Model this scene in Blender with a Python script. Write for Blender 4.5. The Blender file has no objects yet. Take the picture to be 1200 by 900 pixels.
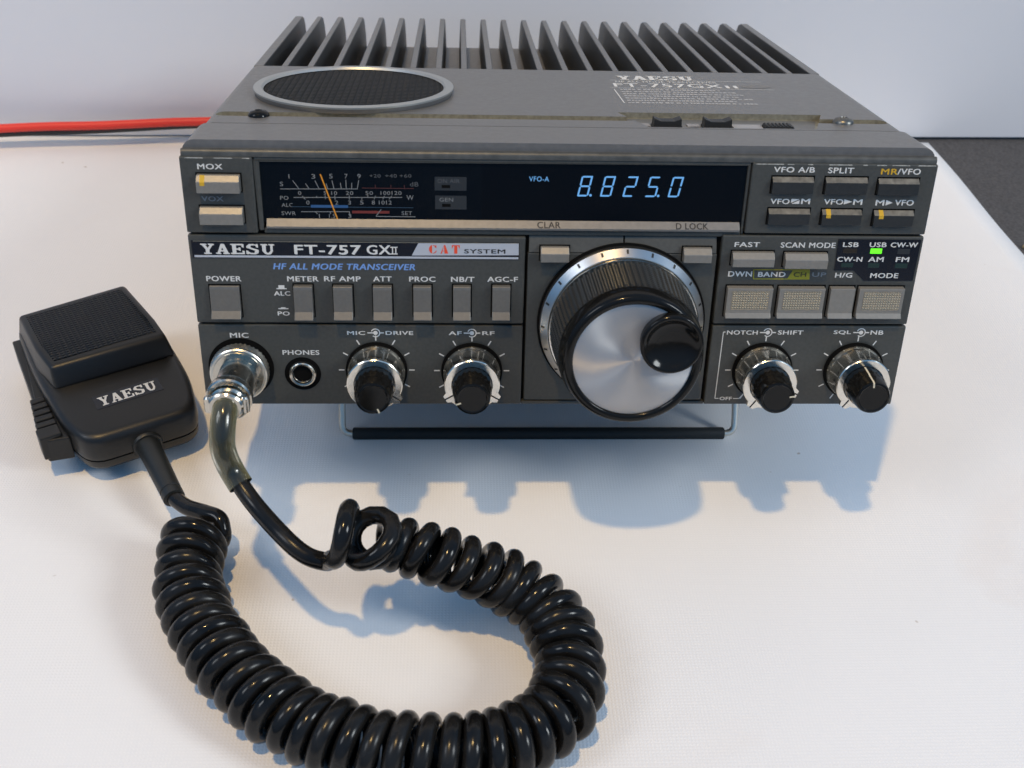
import bpy, bmesh, math, random
from mathutils import Vector, Matrix
random.seed(7)
MM = 0.001
C = bpy.context.scene.collection
scene = bpy.context.scene

# ------------------------------------------------------------------ camera
cam_d = bpy.data.cameras.new('camera')
cam = bpy.data.objects.new('camera', cam_d); C.objects.link(cam)
r_, u_, w_ = Vector((0.99879, -0.03793, 0.03121)), Vector((-0.00114, 0.61724, 0.78677)), Vector((0.04911, 0.78586, -0.61645))
m = Matrix.Identity(4)
for i in range(3):
    m[i][0] = r_[i]; m[i][1] = u_[i]; m[i][2] = -w_[i]
m.translation = Vector((-33.43, -286.92, 290.95)) * MM
cam.matrix_world = m
cam_d.sensor_width = 36.0; cam_d.lens = 38.84
cam_d.clip_start = 0.01; cam_d.clip_end = 20
cam_d.dof.use_dof = True; cam_d.dof.focus_distance = 0.40; cam_d.dof.aperture_fstop = 24
scene.camera = cam

# ------------------------------------------------------------------ light
scene.view_settings.view_transform = 'Standard'
scene.view_settings.look = 'None'
scene.view_settings.exposure = 0.0
world = bpy.data.worlds.new('World'); scene.world = world; world.use_nodes = True
wn = world.node_tree; wbg = wn.nodes['Background']
wtc = wn.nodes.new('ShaderNodeTexCoord'); wsep = wn.nodes.new('ShaderNodeSeparateXYZ')
wramp = wn.nodes.new('ShaderNodeValToRGB'); wmap = wn.nodes.new('ShaderNodeMapRange')
wn.links.new(wtc.outputs['Generated'], wsep.inputs[0])
wmap.inputs[1].default_value = -1; wmap.inputs[2].default_value = 1
wn.links.new(wsep.outputs[2], wmap.inputs[0]); wn.links.new(wmap.outputs[0], wramp.inputs[0])
cr_ = wramp.color_ramp       # dark floor, a bright band of daylit walls, a dim ceiling
cr_.elements[0].position = 0.40; cr_.elements[0].color = (0.010, 0.022, 0.040, 1)
cr_.elements[1].position = 0.60; cr_.elements[1].color = (0.055, 0.132, 0.250, 1)
for pos_, col_ in ((0.80, (0.066, 0.168, 0.320, 1)), (1.0, (0.062, 0.142, 0.262, 1))):
    el_ = cr_.elements.new(pos_); el_.color = col_
wn.links.new(wramp.outputs[0], wbg.inputs[0]); wbg.inputs[1].default_value = 2.0

def lamp(name, kind, loc, target, energy, color, **kw):
    d = bpy.data.lights.new(name, kind); o = bpy.data.objects.new(name, d); C.objects.link(o)
    o.location = Vector(loc) * MM
    o.rotation_euler = (Vector(target) - Vector(loc)).to_track_quat('-Z', 'Y').to_euler()
    d.energy = energy; d.color = color
    for k, v in kw.items(): setattr(d, k, v)
    return o
# the warm ceiling lamp that throws the hard shadows, and the blue daylight of a window on the right
lamp('ceiling_lamp', 'POINT', (-225, -400, 1600), (0, 0, 0), 55, (1.0, 0.665, 0.27), shadow_soft_size=0.032)
lamp('window_light_right', 'AREA', (1900, -900, 1500), (0, 60, 0), 28.5, (0.93, 0.98, 1.0), shape='RECTANGLE', size=0.55, size_y=0.7)
lamp('window_light_left', 'AREA', (-1700, -700, 1900), (0, 60, 0), 13.0, (0.88, 0.91, 0.95), shape='RECTANGLE', size=0.7, size_y=0.8)

# ------------------------------------------------------------------ materials
def pm(name, col, rough=0.5, metal=0.0, noise=0.0, nscale=800, bump=0.0, bscale=2500, rvar=0.0, coat=0.0, spec=0.5, emit=None, estr=0.0, trans=0.0, aniso=0.0):
    M_ = bpy.data.materials.new(name); M_.use_nodes = True
    nt = M_.node_tree; b = nt.nodes['Principled BSDF']
    b.inputs['Base Color'].default_value = (*col, 1); b.inputs['Roughness'].default_value = rough
    b.inputs['Metallic'].default_value = metal; b.inputs['Coat Weight'].default_value = coat
    b.inputs['Specular IOR Level'].default_value = spec; b.inputs['Transmission Weight'].default_value = trans
    b.inputs['Anisotropic'].default_value = aniso
    if emit: b.inputs['Emission Color'].default_value = (*emit, 1); b.inputs['Emission Strength'].default_value = estr
    tc = nt.nodes.new('ShaderNodeTexCoord')
    if noise or rvar:
        n = nt.nodes.new('ShaderNodeTexNoise'); n.inputs['Scale'].default_value = nscale; n.inputs['Detail'].default_value = 4
        nt.links.new(tc.outputs['Object'], n.inputs['Vector'])
    if noise:
        mr = nt.nodes.new('ShaderNodeMapRange'); mr.inputs[1].default_value = 0.25; mr.inputs[2].default_value = 0.75
        mr.inputs[3].default_value = 1 - noise; mr.inputs[4].default_value = 1 + noise
        nt.links.new(n.outputs[0], mr.inputs[0])
        mx = nt.nodes.new('ShaderNodeVectorMath'); mx.operation = 'SCALE'; mx.inputs[0].default_value = col
        nt.links.new(mr.outputs[0], mx.inputs['Scale']); nt.links.new(mx.outputs[0], b.inputs['Base Color'])
    if rvar:
        m2 = nt.nodes.new('ShaderNodeMapRange'); m2.inputs[1].default_value = 0.3; m2.inputs[2].default_value = 0.7
        m2.inputs[3].default_value = max(0.02, rough - rvar); m2.inputs[4].default_value = rough + rvar
        nt.links.new(n.outputs[0], m2.inputs[0]); nt.links.new(m2.outputs[0], b.inputs['Roughness'])
    if bump:
        n2 = nt.nodes.new('ShaderNodeTexNoise'); n2.inputs['Scale'].default_value = bscale; n2.inputs['Detail'].default_value = 3
        nt.links.new(tc.outputs['Object'], n2.inputs['Vector'])
        bp = nt.nodes.new('ShaderNodeBump'); bp.inputs['Strength'].default_value = bump; bp.inputs['Distance'].default_value = 0.0002
        nt.links.new(n2.outputs[0], bp.inputs['Height']); nt.links.new(bp.outputs[0], b.inputs['Normal'])
    return M_

def grid_bump(mat, px, py, strength, dist, dark=0.0, axes=(0, 1)):
    """a woven / meshed surface: product of two sine waves of period px, py (mm) as bump, and optional tint in the dips"""
    nt = mat.node_tree; b = nt.nodes['Principled BSDF']
    tc = nt.nodes.new('ShaderNodeTexCoord'); sp = nt.nodes.new('ShaderNodeSeparateXYZ')
    nt.links.new(tc.outputs['Object'], sp.inputs[0])
    outs = []
    for ax, per in zip(axes, (px, py)):
        mu = nt.nodes.new('ShaderNodeMath'); mu.operation = 'MULTIPLY'; mu.inputs[1].default_value = 2 * math.pi / (per * MM)
        si = nt.nodes.new('ShaderNodeMath'); si.operation = 'SINE'
        nt.links.new(sp.outputs[ax], mu.inputs[0]); nt.links.new(mu.outputs[0], si.inputs[0]); outs.append(si)
    ad = nt.nodes.new('ShaderNodeMath'); ad.operation = 'MINIMUM'
    nt.links.new(outs[0].outputs[0], ad.inputs[0]); nt.links.new(outs[1].outputs[0], ad.inputs[1])
    bp = nt.nodes.new('ShaderNodeBump'); bp.inputs['Strength'].default_value = strength; bp.inputs['Distance'].default_value = dist
    nt.links.new(ad.outputs[0], bp.inputs['Height'])
    old = b.inputs['Normal'].links
    if old: nt.links.new(old[0].from_socket, bp.inputs['Normal'])
    nt.links.new(bp.outputs[0], b.inputs['Normal'])
    if dark:
        mr = nt.nodes.new('ShaderNodeMapRange'); mr.inputs[1].default_value = -1; mr.inputs[2].default_value = 1
        mr.inputs[3].default_value = 1 - dark; mr.inputs[4].default_value = 1
        nt.links.new(ad.outputs[0], mr.inputs[0])
        mx = nt.nodes.new('ShaderNodeVectorMath'); mx.operation = 'SCALE'
        ol = b.inputs['Base Color'].links
        if ol: nt.links.new(ol[0].from_socket, mx.inputs[0])
        else: mx.inputs[0].default_value = b.inputs['Base Color'].default_value[:3]
        nt.links.new(mr.outputs[0], mx.inputs['Scale']); nt.links.new(mx.outputs[0], b.inputs['Base Color'])

PANEL = pm('panel_grey', (0.047, 0.049, 0.045), 0.48, 0.0, 0.18, 900, 0.15, 3500, 0.06)
PANEL_LIGHT = pm('panel_grey_plate', (0.062, 0.062, 0.056), 0.48, 0.0, 0.15, 900, 0.15, 3500)
COVER = pm('gunmetal_paint', (0.165, 0.161, 0.156), 0.36, 0.35, 0.10, 500, 0.18, 3000, 0.05)
FINSHADE = pm('fin_side_shade', (0.060, 0.060, 0.060), 0.42, 0.3, 0.10, 500, 0.18, 3000)  # cover paint darkened: the shade between the fins is put into the colour
GOLDEN = pm('bare_edge_metal', (0.32, 0.295, 0.225), 0.40, 0.6, 0.25, 700)
RIDGE = pm('ridge_grey', (0.080, 0.080, 0.074), 0.42, 0.3, 0.28, 350)
WORNMETAL = pm('worn_paint_edge', (0.40, 0.39, 0.35), 0.5, 0.3, 0.5, 900)
BLACK = pm('gap_black', (0.003, 0.003, 0.003), 0.9, spec=0.1)
GLASS = pm('smoked_window', (0.003, 0.004, 0.006), 0.16, 0.0, rvar=0.04, nscale=300, spec=0.28)
GLASS_IN = pm('smoked_window_inner', (0.002, 0.0025, 0.004), 0.2, spec=0.28)
SILVER = pm('satin_silver', (0.21, 0.20, 0.185), 0.42, 0.55, 0.10, 600, 0.1, 3000)
BUTTON = pm('silver_button', (0.235, 0.222, 0.198), 0.40, 0.35, 0.07, 900, 0.15, 3000)
KEY = pm('grey_key', (0.152, 0.144, 0.129), 0.40, 0.35, 0.07, 900, 0.15, 3000)
DOTS = pm('stippled_insert', (0.60, 0.54, 0.42), 0.45, 0.2, 0.1, 900)
grid_bump(DOTS, 0.85, 0.85, 0.9, 0.0003, 0.5, (0, 2))
DARKBTN = pm('dark_button', (0.020, 0.021, 0.021), 0.38, 0.0, 0.2, 900)
WORN = pm('worn_button_edge', (0.15, 0.142, 0.122), 0.5, 0.3, 0.45, 500)
CHROME = pm('chrome', (0.76, 0.71, 0.62), 0.19, 1.0, 0.08, 400, rvar=0.06)
NICKEL = pm('worn_nickel', (0.54, 0.50, 0.43), 0.20, 1.0, 0.15, 500, rvar=0.08)
ALU = pm('satin_aluminium', (0.62, 0.605, 0.585), 0.30, 1.0, 0.05, 300, aniso=0.0)
WHITEINK = pm('white_print', (0.62, 0.62, 0.60), 0.6)
LIDPRINT = pm('small_lid_print', (0.36, 0.36, 0.36), 0.6)
SLATEINK = pm('slate_print', (0.15, 0.17, 0.19), 0.6)
BLUEINK = pm('blue_print', (0.16, 0.30, 0.62), 0.6)
YELLOW = pm('yellow_print', (0.55, 0.33, 0.015), 0.6)
OLIVE = pm('olive_print', (0.27, 0.245, 0.012), 0.6)
OLIVED = pm('dark_olive_print', (0.05, 0.045, 0.008), 0.6)
REDINK = pm('red_print', (0.72, 0.065, 0.02), 0.6)
DULLRED = pm('dull_red_print', (0.14, 0.016, 0.012), 0.6)
FAINTRED = pm('faint_red_print', (0.060, 0.010, 0.009), 0.6)
METERINK = pm('meter_print', (0.19, 0.195, 0.195), 0.6)
METERDIM = pm('dim_meter_print', (0.075, 0.08, 0.085), 0.6)
METERBLUE = pm('meter_blue', (0.015, 0.075, 0.20), 0.6)
METERBLUED = pm('dim_meter_blue', (0.010, 0.035, 0.065), 0.6)
ORANGE = pm('needle_orange', (0.62, 0.24, 0.012), 0.5)
BLACKINK = pm('black_print', (0.012, 0.012, 0.012), 0.5)
PLATEWHITE = pm('nameplate_silver', (0.50, 0.53, 0.58), 0.35, 0.3)
PLATEBLACK = pm('nameplate_black', (0.004, 0.005, 0.010), 0.25)
LAMPOFF = pm('unlit_lamp', (0.018, 0.021, 0.024), 0.4)
LAMPGREEN = pm('unlit_green_led', (0.010, 0.028, 0.024), 0.3)
LAMPBROWN = pm('unlit_amber_led', (0.020, 0.014, 0.008), 0.3)
LEDON = pm('lit_green_led', (0.05, 0.5, 0.02), 0.4, emit=(0.16, 1.0, 0.012), estr=1.0)
VFD = pm('lit_segment', (0.02, 0.05, 0.08), 0.4, emit=(0.17, 0.47, 0.95), estr=0.78)
GLOSSBLACK = pm('gloss_black_plastic', (0.0075, 0.007, 0.0062), 0.13, 0.0, rvar=0.05, nscale=500, spec=0.22)
RUBBER = pm('black_rubber', (0.012, 0.013, 0.012), 0.45, 0.0, 0.2, 600)
SLEEVE = pm('matt_rubber_sleeve', (0.008, 0.010, 0.010), 0.7)
DULLSTEEL = pm('dull_screw', (0.16, 0.155, 0.14), 0.35, 0.8)
STEEL = pm('steel_wire', (0.78, 0.72, 0.62), 0.42, 1.0)
MICBLACK = pm('microphone_plastic', (0.0115, 0.011, 0.010), 0.36, 0.0, 0.1, 700, 0.20, 2600, spec=0.4)
MICMESH = pm('microphone_mesh', (0.013, 0.013, 0.0125), 0.40, spec=0.4)
grid_bump(MICMESH, 1.95, 1.5, 1.0, 0.0011, 0.85)
CORD = pm('cord_vinyl', (0.0105, 0.0098, 0.0090), 0.20, 0.0, 0.55, 120, 0.08, 500, 0.11, spec=0.24)
CLEAR = bpy.data.materials.new('clear_tube'); CLEAR.use_nodes = True      # thin clear vinyl: see-through, glossy, paler where seen edge-on
nt = CLEAR.node_tree; nt.nodes.clear()
o_ = nt.nodes.new('ShaderNodeOutputMaterial'); tr = nt.nodes.new('ShaderNodeBsdfTransparent'); tr.inputs[0].default_value = (0.97, 0.96, 0.88, 1)
gl = nt.nodes.new('ShaderNodeBsdfGlossy'); gl.inputs[0].default_value = (1, 1, 1, 1); gl.inputs[1].default_value = 0.12
df = nt.nodes.new('ShaderNodeBsdfDiffuse'); df.inputs[0].default_value = (0.62, 0.56, 0.30, 1)
lw = nt.nodes.new('ShaderNodeLayerWeight'); lw.inputs[0].default_value = 0.35
mr_ = nt.nodes.new('ShaderNodeMapRange'); mr_.inputs[3].default_value = 0.02; mr_.inputs[4].default_value = 0.60
m1 = nt.nodes.new('ShaderNodeMixShader'); m2_ = nt.nodes.new('ShaderNodeMixShader'); fr = nt.nodes.new('ShaderNodeFresnel'); fr.inputs[0].default_value = 1.5
nt.links.new(lw.outputs['Facing'], mr_.inputs[0]); nt.links.new(mr_.outputs[0], m1.inputs[0]); nt.links.new(tr.outputs[0], m1.inputs[1]); nt.links.new(df.outputs[0], m1.inputs[2])
nt.links.new(fr.outputs[0], m2_.inputs[0]); nt.links.new(m1.outputs[0], m2_.inputs[1]); nt.links.new(gl.outputs[0], m2_.inputs[2]); nt.links.new(m2_.outputs[0], o_.inputs[0])
REDWIRE = pm('red_insulation', (0.72, 0.035, 0.018), 0.45)
BLACKWIRE = pm('black_insulation', (0.02, 0.021, 0.022), 0.5)
SPKMESH = pm('speaker_cloth', (0.026, 0.028, 0.029), 0.7, spec=0.3)
grid_bump(SPKMESH, 2.3, 2.3, 1.0, 0.0010, 0.85)
RING = pm('speaker_ring_metal', (0.42, 0.43, 0.42), 0.40, 0.7)
KNURL = pm('knurled_nickel', (0.60, 0.57, 0.50), 0.30, 1.0)
WHITELABEL = pm('pale_switch_label', (0.30, 0.30, 0.31), 0.5)
BOARD = pm('white_board', (0.70, 0.71, 0.745), 0.6, 0.0, 0.012, 6)
TABLE = pm('dark_table', (0.060, 0.058, 0.060), 0.75, 0.0, 0.45, 700, 0.5, 900)
CLOTH = pm('white_woven_cloth', (0.80, 0.79, 0.785), 0.7, 0.0, 0.018, 14)
grid_bump(CLOTH, 1.15, 1.15, 0.22, 0.0002, 0.028)
nt = CLOTH.node_tree; b_ = nt.nodes['Principled BSDF']; tc_ = nt.nodes.new('ShaderNodeTexCoord')
ns_ = nt.nodes.new('ShaderNodeTexNoise'); ns_.inputs['Scale'].default_value = 9; ns_.inputs['Detail'].default_value = 5; ns_.inputs['Distortion'].default_value = 1.2
rp_ = nt.nodes.new('ShaderNodeValToRGB'); rp_.color_ramp.elements[0].position = 0.60; rp_.color_ramp.elements[0].color = (1, 1, 1, 1)
rp_.color_ramp.elements[1].position = 0.72; rp_.color_ramp.elements[1].color = (0.978, 0.958, 0.942, 1)
sp_ = nt.nodes.new('ShaderNodeTexNoise'); sp_.inputs['Scale'].default_value = 160; sp_.inputs['Detail'].default_value = 1
rq_ = nt.nodes.new('ShaderNodeValToRGB'); rq_.color_ramp.elements[0].position = 0.80; rq_.color_ramp.elements[0].color = (1, 1, 1, 1)
rq_.color_ramp.elements[1].position = 0.83; rq_.color_ramp.elements[1].color = (0.62, 0.55, 0.48, 1)
v1_ = nt.nodes.new('ShaderNodeVectorMath'); v1_.operation = 'MULTIPLY'; v2_ = nt.nodes.new('ShaderNodeVectorMath'); v2_.operation = 'MULTIPLY'
src_ = b_.inputs['Base Color'].links[0].from_socket
for n_ in (ns_, sp_): nt.links.new(tc_.outputs['Object'], n_.inputs['Vector'])
nt.links.new(ns_.outputs[0], rp_.inputs[0]); nt.links.new(sp_.outputs[0], rq_.inputs[0])
nt.links.new(src_, v1_.inputs[0]); nt.links.new(rp_.outputs[0], v1_.inputs[1]); nt.links.new(v1_.outputs[0], v2_.inputs[0]); nt.links.new(rq_.outputs[0], v2_.inputs[1]); nt.links.new(v2_.outputs[0], b_.inputs['Base Color'])
CRUMB = pm('crumb_tan', (0.40, 0.32, 0.19), 0.8, noise=0.3)

# ------------------------------------------------------------------ mesh builder (millimetres)
class MB:
    def __init__(s): s.v = []; s.f = []; s.mi = []; s.mats = []
    def m(s, mat):
        if mat not in s.mats: s.mats.append(mat)
        return s.mats.index(mat)
    def add(s, verts, faces, mat):
        k = len(s.v); i = s.m(mat)
        s.v += [tuple(p) for p in verts]
        for f in faces: s.f.append(tuple(k + q for q in f)); s.mi.append(i)
    def box(s, x0, x1, y0, y1, z0, z1, mat):
        P = [(x, y, z) for x in (x0, x1) for y in (y0, y1) for z in (z0, z1)]
        s.add(P, [(0, 1, 3, 2), (4, 6, 7, 5), (0, 4, 5, 1), (2, 3, 7, 6), (0, 2, 6, 4), (1, 5, 7, 3)], mat)
    def quad(s, p, mat): s.add(p, [tuple(range(len(p)))], mat)
    def rect(s, x0, x1, z0, z1, y, mat): s.quad([(x0, y, z0), (x1, y, z0), (x1, y, z1), (x0, y, z1)], mat)
    def poly(s, pts, y, mat): s.quad([(a, y, b) for a, b in pts], mat)
    def line(s, ax, az, bx, bz, w, y, mat):
        d = Vector((bx - ax, bz - az)); d.normalize(); n = Vector((d.y, -d.x)) * (w / 2)
        s.quad([(ax + n.x, y, az + n.y), (bx + n.x, y, bz + n.y), (bx - n.x, y, bz - n.y), (ax - n.x, y, az - n.y)], mat)
    def prism(s, pts, axis, a, b, mat, capmat=None):
        """polygon pts (pairs in the two other axes) extruded along axis from a to b"""
        n = len(pts)
        def P(p, t): return {0: (t, p[0], p[1]), 1: (p[0], t, p[1]), 2: (p[0], p[1], t)}[axis]
        V = [P(p, a) for p in pts] + [P(p, b) for p in pts]
        F = [(i, (i + 1) % n, n + (i + 1) % n, n + i) for i in range(n)]
        s.add(V, F, mat); s.add(V[:n], [tuple(range(n))], capmat or mat); s.add(V[n:], [tuple(reversed(range(n)))], capmat or mat)
    def lathe(s, prof, c, mat, axis=1, N=64, rad=None, mats=None, caps=True):
        """prof: list of (t, r) along the axis; c: the centre's two other coordinates; rad(angle, i): radius factor"""
        k = len(s.v); V = []
        for i, (t, r) in enumerate(prof):
            for j in range(N):
                a = 2 * math.pi * j / N; q = r * (rad(a, i) if rad else 1)
                u, w = c[0] + q * math.cos(a), c[1] + q * math.sin(a)
                V.append({0: (t, u, w), 1: (u, t, w), 2: (u, w, t)}[axis])
        base = len(s.v); s.v += V
        for i in range(len(prof) - 1):
            mm = s.m(mats[i] if mats else mat)
            for j in range(N):
                j2 = (j + 1) % N
                s.f.append((base + i * N + j, base + i * N + j2, base + (i + 1) * N + j2, base + (i + 1) * N + j)); s.mi.append(mm)
        if caps:
            if prof[0][1] > 1e-6: s.f.append(tuple(base + j for j in range(N))); s.mi.append(s.m(mats[0] if mats else mat))
            if prof[-1][1] > 1e-6: s.f.append(tuple(base + (len(prof) - 1) * N + j for j in reversed(range(N)))); s.mi.append(s.m(mats[-1] if mats else mat))
    def tube(s, pts, r, mat, N=14, caps=True):
        pts = [Vector(p) for p in pts]; n = len(pts); R = r if callable(r) else (lambda i: r)
        T = [(pts[min(i + 1, n - 1)] - pts[max(i - 1, 0)]).normalized() for i in range(n)]
        nrm = T[0].orthogonal().normalized(); base = len(s.v); mm = s.m(mat)
        for i in range(n):
            nrm = (nrm - T[i] * nrm.dot(T[i])).normalized(); b = T[i].cross(nrm)
            for j in range(N):
                a = 2 * math.pi * j / N
                s.v.append(tuple(pts[i] + (nrm * math.cos(a) + b * math.sin(a)) * R(i)))
        for i in range(n - 1):
            for j in range(N):
                j2 = (j + 1) % N
                s.f.append((base + i * N + j, base + i * N + j2, base + (i + 1) * N + j2, base + (i + 1) * N + j)); s.mi.append(mm)
        if caps:
            s.f.append(tuple(base + j for j in reversed(range(N)))); s.mi.append(mm)
            s.f.append(tuple(base + (n - 1) * N + j for j in range(N))); s.mi.append(mm)
    def xform(s, M):
        s.v = [tuple(M @ Vector(p)) for p in s.v]; return s

def obj(name, mb, parent=None, smooth=None, bevel=None, seg=2, loc=None, fix=True):
    me = bpy.data.meshes.new(name)
    me.from_pydata([(x * MM, y * MM, z * MM) for x, y, z in mb.v], [], mb.f)
    for mt in mb.mats: me.materials.append(mt)
    for p, i in zip(me.polygons, mb.mi): p.material_index = i
    bm = bmesh.new(); bm.from_mesh(me)
    if fix:
        bmesh.ops.remove_doubles(bm, verts=bm.verts, dist=1e-7)
        bmesh.ops.recalc_face_normals(bm, faces=bm.faces)
    if smooth is not None:
        for f in bm.faces: f.smooth = True
        for e in bm.edges:
            if len(e.link_faces) == 2 and e.calc_face_angle(0) > math.radians(smooth): e.smooth = False
    bm.to_mesh(me); bm.free()
    o = bpy.data.objects.new(name, me); C.objects.link(o)
    if parent: o.parent = parent
    if loc: o.location = Vector(loc) * MM
    if bevel:
        b = o.modifiers.new('bevel', 'BEVEL'); b.width = bevel * MM; b.segments = seg; b.limit_method = 'ANGLE'; b.angle_limit = math.radians(35)
        if seg > 1: b.harden_normals = False
    return o

def thing(name, label, cat, loc=(0, 0, 0), rot=(0, 0, 0)):
    o = bpy.data.objects.new(name, None); C.objects.link(o); o.empty_display_size = 0.01
    o.location = Vector(loc) * MM; o.rotation_euler = rot; o['label'] = label; o['category'] = cat
    return o
def tag(o, label, cat): o['label'] = label; o['category'] = cat; return o

def catmull(P, n=10):
    P = [Vector(p) for p in P]; out = []
    Q = [2 * P[0] - P[1]] + P + [2 * P[-1] - P[-2]]
    for i in range(1, len(Q) - 2):
        p0, p1, p2, p3 = Q[i - 1:i + 3]
        for k in range(n):
            t = k / n
            out.append(0.5 * ((2 * p1) + (p2 - p0) * t + (2 * p0 - 5 * p1 + 4 * p2 - p3) * t * t + (3 * p1 - p0 - 3 * p2 + p3) * t ** 3))
    out.append(P[-1]); return out

_txt = {}
def text_geo(s, bold):
    """outline of a string in the built-in font, as (verts, faces) scaled to a unit box"""
    if (s, bold) in _txt: return _txt[(s, bold)]
    cu = bpy.data.curves.new('t', 'FONT'); cu.body = s; cu.size = 1.0; cu.resolution_u = 3
    cu.offset = bold; cu.space_character = 1.08; cu.fill_mode = 'FRONT'
    o = bpy.data.objects.new('t', cu); C.objects.link(o)
    dg = bpy.context.evaluated_depsgraph_get(); me = bpy.data.meshes.new_from_object(o.evaluated_get(dg))
    V = [(v.co.x, v.co.y) for v in me.vertices]; F = [tuple(p.vertices) for p in me.polygons]
    bpy.data.objects.remove(o); bpy.data.curves.remove(cu); bpy.data.meshes.remove(me)
    x0 = min(v[0] for v in V); x1 = max(v[0] for v in V); y0 = min(v[1] for v in V); y1 = max(v[1] for v in V)
    V = [((a - x0) / (x1 - x0), (b - y0) / (y1 - y0)) for a, b in V]
    _txt[(s, bold)] = (V, F); return V, F
def put_text(mb, s, x0, x1, z0, z1, mat, plane, bold=0.05, slant=0.0):
    """plane(u, v, k) -> point; bold (mm) thickens the strokes by laying shifted copies, each a hair nearer the viewer"""
    V, F = text_geo(s, 0.0)
    for k, (du, dv) in enumerate(((0, 0), (-bold, bold * .5), (bold, -bold * .5), (bold, bold * .5)) if bold else ((0, 0),)):
        mb.add([plane(x0 + a * (x1 - x0) + du + slant * (b - 0.5) * (z1 - z0), z0 + b * (z1 - z0) + dv, 0.006 * k) for a, b in V], F, mat)
def front(y): return lambda u, v, k=0.0: (u, y - k, v)

# slab-serif letters of the maker's name and stencil letters, drawn as overlapping strokes on a unit box
SLAB = {
 'Y': [[(0, 1), (.42, 1), (.42, .90), (0, .90)], [(.60, 1), (1, 1), (1, .90), (.60, .90)], [(.08, .92), (.30, .92), (.62, .42), (.40, .42)], [(.76, .92), (.89, .92), (.60, .40), (.50, .46)], [(.39, .46), (.61, .46), (.61, .06), (.39, .06)], [(.24, .10), (.76, .10), (.76, 0), (.24, 0)]],
 'A': [[(0, .10), (.34, .10), (.34, 0), (0, 0)], [(.56, .10), (1, .10), (1, 0), (.56, 0)], [(.12, .08), (.24, .08), (.56, 1), (.42, 1)], [(.42, 1), (.62, 1), (.92, .08), (.66, .08)], [(.26, .36), (.72, .36), (.72, .26), (.22, .26)]],
 'E': [[(0, 1), (.95, 1), (.95, .90), (0, .90)], [(0, .10), (1, .10), (1, 0), (0, 0)], [(.13, .92), (.36, .92), (.36, .08), (.13, .08)], [(.34, .55), (.66, .55), (.66, .45), (.34, .45)], [(.62, .66), (.70, .66), (.70, .34), (.62, .34)], [(.86, .92), (.95, .92), (.95, .68), (.86, .68)], [(.90, .32), (1, .32), (1, .08), (.90, .08)]],
 'U': [[(0, 1), (.46, 1), (.46, .90), (0, .90)], [(.62, 1), (1, 1), (1, .90), (.62, .90)], [(.12, .92), (.34, .92), (.34, .30), (.12, .30)], [(.76, .92), (.87, .92), (.87, .30), (.76, .30)], [(.12, .32), (.34, .32), (.42, .12), (.30, .02)], [(.30, .02), (.40, .13), (.62, .12), (.70, .02), (.5, -.02)], [(.70, .02), (.60, .12), (.76, .32), (.87, .32)]],
 'S': [[(.12, .84), (.32, .78), (.34, .68), (.10, .60), (.04, .72)], [(.12, .84), (.30, 1), (.62, 1), (.66, .90), (.36, .89), (.30, .78)], [(.60, 1), (.72, .96), (.84, .86), (.80, .80), (.62, .90)], [(.80, 1), (.90, 1), (.90, .68), (.80, .68)], [(.10, .62), (.32, .68), (.92, .44), (.94, .28), (.72, .34)], [(.94, .30), (.74, .34), (.68, .16), (.70, .02), (.88, .10)], [(.72, .0), (.72, .11), (.38, .11), (.30, 0)], [(.38, .11), (.30, 0), (.14, .08), (.14, .16), (.22, .22)], [(.04, .34), (.14, .34), (.14, 0), (.04, 0)]],
}
STENCIL = {
 'C': [[(.40, 0), (.40, 1), (.20, .92), (.04, .70), (0, .5), (.04, .30), (.20, .08)], [(.52, 1), (.84, .92), (.95, .98), (.95, .66), (.84, .66), (.70, .86), (.52, .93)], [(.52, 0), (.80, .06), (1, .32), (.90, .36), (.72, .14), (.52, .07)]],
 'A': [[(.44, 1), (.62, 1), (1, 0), (.52, 0)], [(.38, .86), (.43, .96), (.20, .0), (0, 0), (.06, .10)], [(.24, .34), (.46, .34), (.47, .28), (.22, .28)]],
 'T': [[(.30, .92), (.70, .92), (.70, 0), (.30, 0)], [(0, 1), (1, 1), (1, .93), (0, .93)], [(0, .93), (.20, .93), (.06, .62), (0, .62)], [(.80, .93), (1, .93), (1, .62), (.94, .62)]],
}
def put_strokes(mb, word, table, x0, x1, z0, z1, mat, plane, gap=0.16, bold=0.0):
    n = len(word); w = (x1 - x0) / (n + (n - 1) * gap)
    for j, (du, dv) in enumerate(((0, 0), (-bold, bold * .4), (bold, -bold * .4)) if bold else ((0, 0),)):
        for i, ch in enumerate(word):
            a = x0 + i * w * (1 + gap)
            for k, st in enumerate(table[ch]):
                mb.add([plane(a + u * w + du, z0 + v * (z1 - z0) + dv, (k + j * 9) * 0.004) for u, v in st], [tuple(range(len(st)))], mat)

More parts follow.
